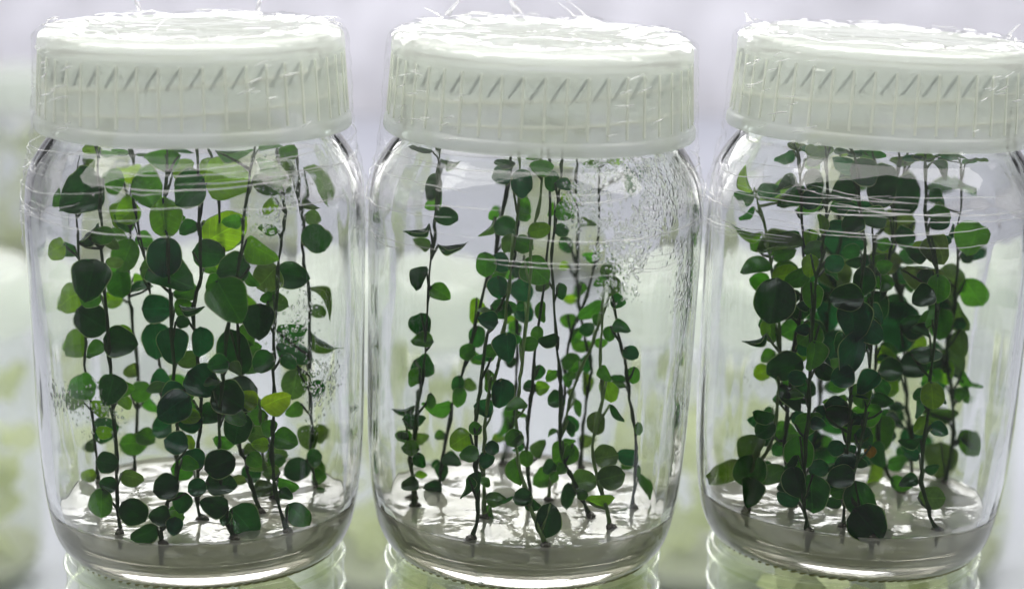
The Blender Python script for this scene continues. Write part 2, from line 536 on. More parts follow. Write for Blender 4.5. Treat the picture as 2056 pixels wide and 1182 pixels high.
def build_creases(s, rnd, lower, long_spike):
    v, f = [], []
    def taper(n, r): return [r * D * (0.15 + 0.85 * math.sin(math.pi * (i + .3) / (n + .6)) ** .6) * rnd.uniform(.75, 1.2) for i in range(n)]
    # stretch lines round the shoulder
    for _ in range(24):
        a0 = R(rnd.uniform(150, 320)); span = R(rnd.uniform(20, 90))
        z0 = rnd.triangular(lower + .03, 1.33, 1.2)
        p = crease_pts(a0, a0 + span, z0, z0 + rnd.uniform(-.035, .035), rnd.uniform(-.01, .02), s, 18)
        tube_into(v, f, p, taper(len(p), rnd.uniform(.0007, .0019)), 5)
    # short slanted ticks on the skirt of the lid, mostly towards its sides
    for _ in range(30):
        a0 = R(rnd.choice((270 - rnd.triangular(30, 80, 48), 270 - rnd.triangular(30, 80, 60), 270 + rnd.triangular(18, 50, 30)))); z0 = rnd.uniform(1.37, 1.60)
        span = R(rnd.uniform(3, 7))
        p = crease_pts(a0, a0 + span, z0, z0 + rnd.uniform(.002, .018), 0, s, 5)
        tube_into(v, f, p, taper(len(p), rnd.uniform(.0012, .0030)), 5)
    # creases along the lid's rim and over its top
    for _ in range(16):
        a0 = R(rnd.uniform(0, 360)); span = R(rnd.uniform(4, 16))
        r0 = rnd.uniform(.38, .46); r1 = min(.468, max(.36, r0 + rnd.uniform(-.05, .05)))
        p = []
        for i in range(9):
            t = i / 8; a = a0 + span * t; r = r0 + (r1 - r0) * t
            z = 1.657 - (.010 if r > .452 else 0) + .008 * noise.noise(Vector((a * 7, r * 20, s)))
            p.append(Vector((r * math.cos(a), r * math.sin(a), z)) * D)
        tube_into(v, f, p, taper(9, rnd.uniform(.0012, .0030)), 5)
    # puckered flaps of film standing up at the rim: thin folded strips
    def flap(a, r, ln, wd, hgt, yaw):
        c = Vector((r * math.cos(a), r * math.sin(a), 1.655))
        d = Vector((math.cos(yaw), math.sin(yaw), 0)); sd = Vector((-d.y, d.x, 0))
        n = 6; b = len(v)
        for i in range(n + 1):
            t = i / n
            wv = wd * (1 - t) ** .7 * rnd.uniform(.6, 1.2)
            ctr = c + d * ln * t + Vector((0, 0, hgt * (t ** .8) * (1 if hgt > .025 else math.sin(math.pi * (.15 + .8 * t))))) + sd * rnd.uniform(-.0015, .0015)
            for q in (-1, 0, 1):
                v.append((ctr + sd * wv * q + Vector((0, 0, .35 * wv * (1 - abs(q))))) * D)
        for i in range(n):
            for q in (0, 1):
                f.append([b + i * 3 + q, b + i * 3 + q + 1, b + i * 3 + q + 4, b + i * 3 + q + 3])
    for _ in range(12):
        a = R(rnd.uniform(0, 360))
        flap(a, rnd.uniform(.37, .455), rnd.uniform(.03, .09), rnd.uniform(.004, .012), rnd.uniform(.001, .010), a + R(90 + rnd.uniform(-28, 28) + rnd.choice((0, 180))))
    for (a, r, ln, wd, h, yaw) in long_spike:
        flap(R(a), r, ln, wd, h, R(yaw))
    return mesh("crease", v, f)


def helix_mesh():
    v, f = [], []
    for off, z0, turns in ((200, 1.425, .62), (20, 1.425, .62), (215, 1.505, .45)):
        pts = []
        n = 60
        for i in range(n + 1):
            t = i / n
            a = R(off) + 2 * math.pi * turns * t
            rr = .4865 - .012 * (z0 - 1.4 + .085 * t) / .2
            pts.append(Vector((rr * math.cos(a), rr * math.sin(a), z0 + .085 * t)) * D)
        tube_into(v, f, pts, [.0052 * D * min(1, 6 * min(i, n - i) / n + .2) for i in range(n + 1)], 6)
    return mesh("thread", v, f)


def knurl_mesh():
    v, f = [], []
    nb = 84
    for k in range(nb):
        a = 2 * math.pi * k / nb
        t = Vector((-math.sin(a), math.cos(a), 0)); o = Vector((math.cos(a), math.sin(a), 0))
        p0 = o * .409 + Vector((0, 0, .0035)) - t * .013
        p1 = o * .421 + Vector((0, 0, .0135)) + t * .013
        pts = [(p0 + (p1 - p0) * q) * D for q in (0, .3, .7, 1)]
        tube_into(v, f, pts, [.002 * D, .0045 * D, .0045 * D, .002 * D], 5)
    return mesh("base_stipple", v, f)


me_thread, me_knurl = helix_mesh(), knurl_mesh()
me_thread.materials.append(M_THREAD); me_knurl.materials.append(M_KNURL)


def frame(base, ax, ay):
    """jar matrix: base point, lean to the side (about y) and fore-aft (about x), in degrees"""
    return Matrix.Translation(base) @ Matrix.Rotation(R(ay), 4, 'Y') @ Matrix.Rotation(R(ax), 4, 'X')


JARS = [dict(pb=(413, 1092), y=-.004, lx=-.3, ly=.35, key='left', seed=3.1, lower=.98, rot=0.0,
             wet=[((.026, -.028, .067), .011, 0.90), ((.024, -.031, .098), .010, 0.75), ((-.030, -.027, .048), .008, 0.90), ((-.020, -.034, .046), .008, 0.90), ((.033, -.022, .049), .010, 0.98), ((.020, -.034, .092), .008, 0.75)],
             spikes=[(250, .42, .05, .022, .05, 200), (262, .42, .05, .012, .06, 10), (70, .44, .05, .01, .04, 80), (120, .44, .06, .01, .05, 120)]),
        dict(pb=(1048, 1092), y=.002, lx=.6, ly=2.2, key='middle', seed=8.7, lower=.93, rot=0.35,
             wet=[((.016, -.037, .099), .014, 1.3), ((.024, -.032, .088), .016, 1.4), ((.031, -.026, .102), .016, 1.4), ((.036, -.016, .076), .013, 1.1), ((.038, -.010, .045), .013, 1.0)],
             spikes=[(70, .43, .13, .006, .085, 165), (76, .44, .07, .006, .05, 170), (100, .43, .07, .02, .05, 120), (135, .43, .09, .012, .05, 60), (140, .42, .06, .02, .03, 200)]),
        dict(pb=(1692, 1084), y=.010, lx=-1.3, ly=3.0, key='right', seed=14.2, lower=.95, rot=0.8,
             wet=[((.034, -.020, .056), .007, .4), ((-.030, -.026, .050), .006, .6)],
             spikes=[(20, .44, .06, .01, .04, 40), (160, .44, .06, .012, .03, 100)])]
LOOK = {'left': ("glass jar of round-leaved shoots, leftmost of the three film-wrapped jars in front", "clear glass jar neck standing under the left plant jar", "beige agar layer in the leftmost jar, many round leaves above it"),
        'middle': ("glass jar of thin leaning shoots with fogged right side, middle of the three in front", "clear glass jar neck standing under the middle plant jar", "agar layer with bright white reflections in the middle jar"),
        'right': ("tilted glass jar packed with dark leaves, cut by the right edge of the picture", "clear glass jar neck standing under the tilted right plant jar", "grey agar layer in the tilted right jar with a big dark leaf before it")}
me_plain = lathe("glass_body", PPROF, 96, flags=PFLAG, disp=glass_wave(77))
me_thin = lathe("glass_body", PPROF, 48)
me_thin.materials.append(M_THIN)
me_plain.materials.append(M_SUPPORT); me_plain.materials.append(M_SUPPORT)
me_lid.materials.append(M_LID)


def empty(name, mat4):
    o = bpy.data.objects.new(name, None)
    COL.objects.link(o)
    o.empty_display_size = .01
    o.matrix_world = mat4
    return o


MJ = {}
low_jars = []
for j in JARS:
    M = frame(at_y(*j['pb'], j['y']), j['lx'], j['ly'])
    key = j['key']; MJ[key] = M
    Ms = M @ Matrix.Rotation(j['rot'], 4, 'Z')
    root = tag(empty("plant_jar", M), LOOK[key][0], "jar", "plant jars in the front row")
    g = lathe("glass_body", GPROF, 128, flags=GFLAG, disp=glass_wave(j["seed"]))
    g.materials.append(M_GLASS); g.materials.append(mat_glass_wet("wet_glass_" + key, j['wet']))
    link("glass_body", g, root)
    link("base_stipple", me_knurl, root)["kind"] = "stuff"
    lid = link("lid", me_lid, root)
    lid.rotation_euler.z = j['rot']
    lid.scale = (K, K, .948)
    lid.location.z = .0635 * D
    link("thread", me_thread, lid)
    for k in range(NR):
        o = link("rib", me_rib, lid); o.rotation_euler.z = 2 * math.pi * k / NR
        o = link("slanted_rib", me_fin, lid); o.rotation_euler.z = 2 * math.pi * (k + .3) / NR
    film = link("film_wrap", build_film(j['seed'], j['lower']), root, M_FILM)
    tag(film, "clear cling film stretched over the lid and shoulder")
    cr_o = link("film_crease", build_creases(j['seed'], random.Random(int(j['seed'] * 10)), j['lower'], j['spikes']), film, M_CREASE)
    cr_o["kind"] = "stuff"
    ag = link("agar_gel", lathe("agar_gel", agar_prof(), 72, disp=agar_disp(j['seed'])), None, M_AGAR)
    ag.matrix_world = M
    tag(ag, LOOK[key][2], "agar", "agar layers in the front jars")
    # the jar below, its open neck carrying the base of this one
    b = M.translation
    low = tag(empty("support_jar", Matrix.Translation((b.x, b.y, b.z + (.006 - 1.605) * D))), LOOK[key][1], "jar", "jars under the front row")
    link("glass_body", me_plain, low)
    rings = []
    v, f = [], []
    for z in (1.46, 1.56):
        pts = [Vector((.441 * math.cos(a), .441 * math.sin(a), z + .02 * a / 6.28)) * D for a in [2 * math.pi * i / 80 for i in range(81)]]
        tube_into(v, f, pts, .007 * D, 8)
    link("neck_thread", mesh("neck_thread", v, f), low, M_SUPPORT)
    low_jars.append(low)

# ------------------------------------------------------------------ jars far behind, out of focus
BACK = [  # px of the base centre, row depth
    (-95, .325, ''), (345, .34, ''), (790, .325, ''), (1395, .33, ''), (1830, .335, ''), (2260, .325, ''),
    (60, .95, ''), (560, .98, ''), (1120, .95, ''), (1640, .98, '')]
me_pm = lathe("pale_medium", [(r, z) for r, z in agar_prof()], 40)
me_pm.materials.append(M_PALEAGAR)


def callus_mesh(seed, top=1.15, count=80, rmax=.42):
    rnd = random.Random(seed)
    v, f = [], []
    for _ in range(count):
        a, rr = rnd.uniform(0, 6.28), rmax * math.sqrt(rnd.random())
        c = Vector((rr * math.cos(a), rr * math.sin(a), .17 + (top - .17) * rnd.random() ** 1.5))
        b = len(v); s = rnd.uniform(.06, .13)
        n = Vector((rnd.uniform(-1, 1), rnd.uniform(-1, 1), rnd.uniform(-.6, .8))).normalized()
        t = n.orthogonal().normalized(); u = n.cross(t)
        for k in range(7):
            an = k * 6.283 / 7
            v.append((c + (t * math.cos(an) + u * math.sin(an)) * s * rnd.uniform(.6, 1.1) + n * .01 * math.sin(2 * an)) * D)
        v.append((c + n * .012) * D)
        for k in range(7): f.append([b + k, b + (k + 1) % 7, b + 7])
    return mesh("callus", v, f)


BL = ["blurred jar with yellow-green bits at the far left edge behind", "blurred jar seen through the left jar, near row", "blurred pale jar in the gap between left and middle jars",
      "blurred pale jar in the gap between middle and right jars", "blurred jar seen through the right jar, near row", "blurred jar at the right edge of the picture behind",
      "farthest row blurred jar, leftmost", "farthest row blurred jar, second from the left", "farthest row blurred jar, second from the right", "farthest row blurred jar, rightmost"]
for i, (px, y, _) in enumerate(BACK):
    d = ray(px, 1100)
    x = (px - W / 2) / F * ((Vector((0, y, SHELF_Z)) - CAM).dot(FWD))
    Mb = Matrix.Translation((x, y, SHELF_Z + .0005)) @ Matrix.Rotation(i * 1.3, 4, 'Z')
    root = tag(empty("background_jar", Mb), BL[i], "jar", "blurred jars behind the front row")
    link("glass_body", me_thin, root)
    link("lid", me_lid, root)
    link("growth_medium", me_pm, root)
    link("callus", callus_mesh(i), root, M_PALE)["kind"] = "stuff"

for i, low in enumerate(low_jars):
    link("callus", callus_mesh(40 + i, 1.42, 260, .38), low, M_PALE)["kind"] = "stuff"  # unseen foliage added so pale green shows through the lower glass
    link("growth_medium", me_pm, low)

# ------------------------------------------------------------------ leaves
def leaf_mesh(name, wf, cup, droop, fold, tipp):
    """unit leaf: base at the origin, tip at +x, width 1 (scaled per leaf)"""
    cols = (-1, -.95, -.5, -.022, .022, .5, .95, 1)
    nt = 12
    v, f, fm = [], [], []
    for i in range(nt + 1):
        t = i / nt
        hw = .5 * max(0.0, math.sin(math.pi * t ** wf)) ** .58
        hw *= 1 + .05 * math.sin(9 * t + wf * 7)
        if t > .85: hw *= 1 - tipp * (t - .85) / .15 * .35
        for s in cols:
            z = cup * (s * hw) ** 2 * 4 - droop * (t - .25) ** 2 - fold * abs(s) * hw + .02 * math.sin(7 * t + 3 * s)
            v.append((t, s * hw, z))
    nc = len(cols)
    for i in range(nt):
        for c in range(nc - 1):
            f.append([i * nc + c, (i + 1) * nc + c, (i + 1) * nc + c + 1, i * nc + c + 1])
            fm.append(1 if c in (0, nc - 2) else 0)
    me = mesh(name, v, f, True, fm)
    me.materials.append(M_LEAF); me.materials.append(M_RIM)
    return me


LEAVES = [leaf_mesh("leaf_a", .92, .22, .16, .10, .3), leaf_mesh("leaf_b", .78, .28, .34, .16, .9), leaf_mesh("leaf_c", 1.0, .12, .25, .20, .2),
          leaf_mesh("leaf_d", .72, .24, .10, .12, 1.2), leaf_mesh("leaf_e", .86, -.18, .42, -.10, .7), leaf_mesh("leaf_f", .80, .34, -.22, .14, 1.0)]
THIN = leaf_mesh("leaf_curl", .8, .35, .45, .12, .8)
TINT = {'t': (.006, .062, .058), 'D': (.006, .042, .020), 'd': (.012, .080, .032), 'm': (.036, .142, .026), 'b': (.105, .240, .020), 'y': (.19, .35, .022), 'g': (.050, .105, .062), 'o': (.16, .075, .025)}  # leaf greens with backlight, shade and fogged-glass haze put into the colour

CROPS = {'A0': (0, 0, .36965), 'A1': (0, 400, .36965), 'A2': (0, 762, .36965), 'B0': (700, 0, .36965), 'B1': (700, 400, .36965), 'B2': (700, 762, .36965),
         'C0': (1380, 0, .35542), 'C1': (1380, 380, .35542), 'C2': (1380, 762, .35542)}


def px(crop, x, y):
    ox, oy, s = CROPS[crop]
    return ox + x * s, oy + y * s


# plants: name -> (jar, label, lean in depth of the top (m), green stem?, polyline from the base up as (crop, x, y))
PL = {}


def plant(k, jar, label, dtop, green, *pts):
    PL[k] = dict(jar=jar, label=label, dtop=dtop, green=green, pts=[px(*p) for p in pts], leaves=[])


plant('a1', 'left', "shoot of dark teal leaves rooted nearest the glass at the front of left jar", .012, 0, ('A2', 868, 905), ('A2', 885, 780), ('A2', 915, 650), ('A2', 962, 540), ('A2', 965, 300), ('A2', 950, 80), ('A1', 948, 880), ('A1', 930, 600), ('A1', 905, 200), ('A0', 905, 1060), ('A0', 910, 780))
plant('a2', 'left', "tall shoot left of centre in left jar, straight bare dark lower stem", .004, 0, ('A2', 660, 830), ('A2', 650, 640), ('A2', 640, 350), ('A2', 615, 90), ('A1', 600, 850), ('A1', 585, 600), ('A1', 552, 260), ('A1', 545, 0), ('A0', 530, 780))
plant('a3', 'left', "shoot with the large glossy green leaves at the right of centre in left jar", -.006, 0, ('A2', 1272, 862), ('A2', 1215, 700), ('A2', 1188, 330), ('A2', 1205, 60), ('A1', 1210, 950), ('A1', 1240, 640), ('A1', 1290, 380), ('A1', 1315, 150), ('A0', 1345, 1000), ('A0', 1385, 780))
plant('a4', 'left', "shoot on the right of left jar with a pointed low leaf beside its foot", .004, 0, ('A2', 1555, 825), ('A2', 1492, 600), ('A2', 1470, 350), ('A2', 1480, 150), ('A1', 1482, 850), ('A1', 1492, 600), ('A1', 1522, 250), ('A1', 1540, 60), ('A0', 1500, 780))
plant('a5', 'left', "shoot with a kinked brown foot in the middle of left jar's agar", .003, 0, ('A2', 1412, 720), ('A2', 1362, 560), ('A2', 1330, 440), ('A2', 1300, 330), ('A1', 1300, 1000), ('A1', 1280, 640), ('A1', 1210, 300), ('A0', 1180, 1060), ('A0', 1130, 780))
plant('a6', 'left', "slim shoot behind the dark teal front shoot in left jar", .0, 0, ('A2', 1100, 758), ('A2', 1072, 640), ('A2', 1080, 330), ('A1', 1090, 1080), ('A1', 1055, 600), ('A1', 1090, 420), ('A1', 1078, 100), ('A0', 1070, 780))
plant('a7', 'left', "shoot at the back of left jar rooted in a white bright patch of agar", .0, 0, ('A2', 725, 500), ('A2', 735, 300), ('A1', 742, 980), ('A1', 705, 640), ('A1', 683, 480), ('A1', 690, 200), ('A0', 715, 1000), ('A0', 715, 780))
plant('a8', 'left', "shoot at the right-hand glass of left jar, leaves among water drops", .0, 0, ('A2', 1722, 590), ('A2', 1680, 450), ('A2', 1690, 250), ('A1', 1680, 950), ('A1', 1690, 500), ('A1', 1650, 300), ('A1', 1640, 60), ('A0', 1600, 780))
plant('a9', 'left', "pale leaved shoot at the left-hand glass of left jar", .0, 0, ('A2', 525, 560), ('A2', 508, 350), ('A2', 480, 100), ('A1', 446, 900), ('A1', 455, 720), ('A1', 430, 400), ('A1', 400, 80), ('A0', 395, 900))
plant('a10', 'left', "shoot leaning left in the upper half of left jar, behind the tall one", .0, 0, ('A2', 985, 520), ('A2', 900, 250), ('A1', 870, 900), ('A1', 815, 500), ('A1', 745, 100), ('A0', 705, 780))
plant('a11', 'left', "small young shoot tipped with two rimmed yellow-green leaves in left jar", -.003, 1, ('A2', 1500, 640), ('A2', 1440, 480), ('A2', 1418, 300), ('A2', 1408, 120), ('A1', 1405, 1090))

plant('b1', 'middle', "lone tall shoot standing apart at the left side of middle jar", .006, 0, ('B2', 355, 690), ('B2', 342, 540), ('B2', 335, 400), ('B2', 355, 320), ('B2', 378, 60), ('B1', 385, 1020), ('B1', 412, 820), ('B1', 440, 480), ('B1', 468, 180), ('B1', 478, 20), ('B0', 490, 780))
plant('b2', 'middle', "shoot leaning right from the left back of middle jar", .004, 0, ('B2', 470, 590), ('B2', 500, 430), ('B2', 552, 150), ('B1', 562, 1090), ('B1', 622, 920), ('B1', 740, 480), ('B1', 800, 280), ('B1', 850, 20), ('B0', 880, 780))
plant('b3', 'middle', "shoot with dark teal drop leaves left of centre in middle jar", .002, 1, ('B2', 745, 750), ('B2', 735, 500), ('B2', 742, 250), ('B2', 772, 0), ('B1', 800, 960), ('B1', 850, 650), ('B1', 890, 330), ('B1', 918, 60), ('B0', 930, 780))
plant('b4', 'middle', "shoot with a small curled dark leaf at its foot, front left of middle jar", .018, 0, ('B2', 678, 862), ('B2', 712, 660), ('B2', 695, 400), ('B2', 695, 200), ('B1', 715, 1040), ('B1', 762, 720), ('B1', 850, 520), ('B1', 905, 300), ('B0', 930, 1060))
plant('b5', 'middle', "green stemmed shoot bending left from the front centre of middle jar", .012, 1, ('B2', 1075, 900), ('B2', 1000, 720), ('B2', 940, 530), ('B2', 908, 350), ('B2', 922, 60), ('B1', 940, 880), ('B1', 985, 450), ('B1', 1000, 200), ('B1', 1040, 0), ('B0', 1050, 780))
plant('b6', 'middle', "thin upright shoot at the centre of middle jar", .0, 0, ('B2', 980, 680), ('B2', 970, 450), ('B2', 975, 200), ('B1', 992, 980), ('B1', 1012, 760), ('B1', 1055, 520), ('B1', 1085, 200), ('B0', 1090, 780))
plant('b7', 'middle', "long shoot leaning far right across the centre of middle jar", .004, 1, ('B2', 1075, 660), ('B2', 1112, 430), ('B2', 1180, 220), ('B2', 1250, 0), ('B1', 1330, 770), ('B1', 1410, 530), ('B1', 1445, 380))
plant('b8', 'middle', "shoot with thick green lower stem at the front right of middle jar", .006, 1, ('B2', 1412, 800), ('B2', 1362, 560), ('B2', 1330, 360), ('B2', 1378, 110), ('B1', 1375, 1000), ('B1', 1370, 800), ('B1', 1375, 430))
plant('b9', 'middle', "shoot bending sharply left near its foot, right of centre in middle jar", .0, 0, ('B2', 1312, 740), ('B2', 1245, 590), ('B2', 1190, 470), ('B2', 1150, 330), ('B2', 1152, 60), ('B1', 1140, 880), ('B1', 1118, 550), ('B1', 1105, 270), ('B1', 1140, 20), ('B0', 1160, 780))
plant('b10', 'middle', "rightmost shoot of middle jar, leaves close to the fogged glass", .0, 0, ('B2', 1540, 700), ('B2', 1545, 520), ('B2', 1548, 320), ('B2', 1512, 100), ('B1', 1500, 940), ('B1', 1470, 720), ('B1', 1432, 520))
plant('b11', 'middle', "shoot behind the leaning one, right half of middle jar", .0, 0, ('B2', 1268, 480), ('B2', 1285, 240), ('B2', 1325, 0), ('B1', 1335, 900), ('B1', 1260, 640), ('B1', 1228, 420), ('B1', 1245, 60), ('B0', 1240, 780))
plant('b12', 'middle', "short bent shoot rooted at the back of middle jar", .0, 0, ('B2', 850, 460), ('B2', 865, 330), ('B2', 900, 120), ('B1', 905, 920), ('B1', 910, 640), ('B1', 960, 300))
plant('b13', 'middle', "back shoot with curling yellow-green leaves in middle jar", .0, 0, ('B2', 1120, 470), ('B2', 1165, 160), ('B1', 1180, 1020), ('B1', 1192, 780), ('B1', 1282, 520), ('B1', 1335, 200), ('B0', 1380, 900))
plant('b14', 'middle', "small crooked shoot at the far left glass of middle jar", .0, 0, ('B2', 345, 640), ('B2', 325, 380), ('B2', 318, 310), ('B2', 305, 170))

plant('c1', 'right', "shoot with two overlapping dark leaves low at the front of right jar", .006, 0, ('C2', 678, 865), ('C2', 662, 690), ('C2', 665, 500), ('C2', 690, 150), ('C1', 700, 1000), ('C1', 722, 560), ('C1', 770, 350), ('C0', 790, 1080), ('C0', 780, 800))
plant('c2', 'right', "shoot ending in a bright yellow-green tip at the left of right jar", .004, 1, ('C2', 345, 740), ('C2', 400, 480), ('C2', 485, 330), ('C2', 512, 100), ('C1', 520, 1060), ('C1', 525, 750), ('C1', 492, 480), ('C1', 455, 280), ('C1', 425, 90), ('C0', 405, 1090), ('C0', 385, 1050))
plant('c3', 'right', "shoot with a bare dark foot in the middle of right jar's agar", .002, 0, ('C2', 878, 830), ('C2', 890, 660), ('C2', 905, 450), ('C2', 922, 150), ('C1', 925, 1080), ('C1', 985, 540), ('C1', 1000, 280), ('C0', 960, 1000), ('C0', 920, 800))
plant('c4', 'right', "frontmost shoot of right jar, carrying the biggest dark leaf over the agar edge", .022, 0, ('C2', 1095, 985), ('C2', 1060, 900), ('C2', 980, 740), ('C2', 920, 620), ('C2', 975, 400), ('C2', 1010, 150), ('C1', 1030, 900), ('C1', 1040, 520), ('C1', 1060, 200), ('C0', 1050, 800))
plant('c5', 'right', "shoot at the right of right jar, tall dark stem over a tilted grey leaf", .004, 0, ('C2', 1400, 850), ('C2', 1352, 720), ('C2', 1322, 500), ('C2', 1360, 180), ('C1', 1372, 1060), ('C1', 1420, 560), ('C1', 1355, 180), ('C0', 1345, 1000), ('C0', 1350, 800))
plant('c6', 'right', "outermost right shoot of right jar, leaves hanging near the glass", .0, 0, ('C2', 1490, 585), ('C2', 1508, 300), ('C2', 1490, 20), ('C1', 1470, 900), ('C1', 1515, 620), ('C1', 1535, 360), ('C1', 1550, 100), ('C0', 1530, 820))
plant('c7', 'right', "shoot leaning left from the back right of right jar's agar", .0, 0, ('C2', 1200, 632), ('C2', 1112, 480), ('C2', 1078, 250), ('C1', 1060, 950), ('C1', 1120, 600), ('C1', 1160, 280), ('C0', 1200, 800))
plant('c8', 'right', "back shoot of right jar between two dark ones, many mid-green leaves", .0, 0, ('C2', 1285, 560), ('C2', 1268, 280), ('C1', 1242, 1060), ('C1', 1195, 480), ('C1', 1180, 280), ('C0', 1250, 820))
plant('c9', 'right', "back left shoot of right jar, stem passing behind bright leaves", .0, 0, ('C2', 590, 720), ('C2', 555, 400), ('C2', 572, 180), ('C1', 600, 900), ('C1', 648, 600), ('C1', 640, 150), ('C0', 640, 1000), ('C0', 610, 800))
plant('c10', 'right', "short dark shoot leaning right at the back of right jar", .0, 0, ('C2', 705, 470), ('C2', 735, 170), ('C1', 770, 950), ('C1', 800, 650), ('C1', 850, 300), ('C0', 860, 800))

LV = {}
LV['left'] = {
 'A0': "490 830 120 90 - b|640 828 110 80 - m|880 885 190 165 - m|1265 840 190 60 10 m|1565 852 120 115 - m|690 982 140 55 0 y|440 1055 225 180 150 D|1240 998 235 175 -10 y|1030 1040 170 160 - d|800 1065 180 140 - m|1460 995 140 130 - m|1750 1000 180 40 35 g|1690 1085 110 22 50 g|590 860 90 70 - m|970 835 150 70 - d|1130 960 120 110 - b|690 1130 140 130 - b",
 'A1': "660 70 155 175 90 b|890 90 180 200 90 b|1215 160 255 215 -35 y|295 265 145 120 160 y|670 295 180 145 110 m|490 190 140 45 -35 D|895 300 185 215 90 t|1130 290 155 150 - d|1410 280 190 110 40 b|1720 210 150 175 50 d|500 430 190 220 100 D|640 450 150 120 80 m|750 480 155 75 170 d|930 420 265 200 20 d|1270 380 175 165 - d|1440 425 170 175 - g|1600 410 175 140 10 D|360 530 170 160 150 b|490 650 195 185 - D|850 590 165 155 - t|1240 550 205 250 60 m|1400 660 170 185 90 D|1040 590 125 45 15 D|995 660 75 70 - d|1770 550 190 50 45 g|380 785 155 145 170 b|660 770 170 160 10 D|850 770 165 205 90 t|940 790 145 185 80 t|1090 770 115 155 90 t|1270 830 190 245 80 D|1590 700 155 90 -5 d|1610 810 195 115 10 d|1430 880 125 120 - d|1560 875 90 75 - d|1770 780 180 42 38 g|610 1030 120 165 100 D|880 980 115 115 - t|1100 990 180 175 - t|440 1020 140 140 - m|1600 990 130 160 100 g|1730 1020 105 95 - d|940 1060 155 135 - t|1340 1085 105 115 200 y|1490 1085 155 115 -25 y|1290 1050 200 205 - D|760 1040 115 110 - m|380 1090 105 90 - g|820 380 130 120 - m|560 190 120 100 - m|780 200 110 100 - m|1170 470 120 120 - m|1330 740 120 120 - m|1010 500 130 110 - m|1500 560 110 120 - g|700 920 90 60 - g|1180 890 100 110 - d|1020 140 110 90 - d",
 'A2': "560 262 145 140 - d|725 342 145 110 0 m|790 310 95 95 - m|880 262 115 115 - t|1030 212 125 125 - t|940 140 200 170 - t|960 340 125 125 - t|1285 262 150 175 - D|1240 100 180 185 - D|1460 262 80 95 - m|1545 322 135 115 - m|1680 312 115 135 - g|1590 155 105 65 - m|470 352 75 70 - g|590 442 125 115 - D|475 515 85 70 - b|600 562 85 95 - D|1050 420 125 105 - t|1190 450 165 155 - D|1200 555 155 130 - D|900 577 135 145 - D|1070 580 105 95 - t|560 662 125 155 95 m|735 712 155 145 - D|870 730 105 105 180 D|990 662 110 105 110 d|950 790 85 95 95 t|790 830 145 85 150 d|1160 672 145 105 190 D|1325 770 175 200 48 d|1605 727 145 110 48 d|1760 662 155 140 35 d|1610 482 135 120 - D|1740 532 115 90 - m|1710 420 95 95 - d|1470 500 85 75 - g|1430 592 135 72 -20 g|1380 430 90 85 - m|1210 742 60 85 95 d|1140 180 110 120 - d|1330 250 100 110 - m|1400 200 90 100 - m"}
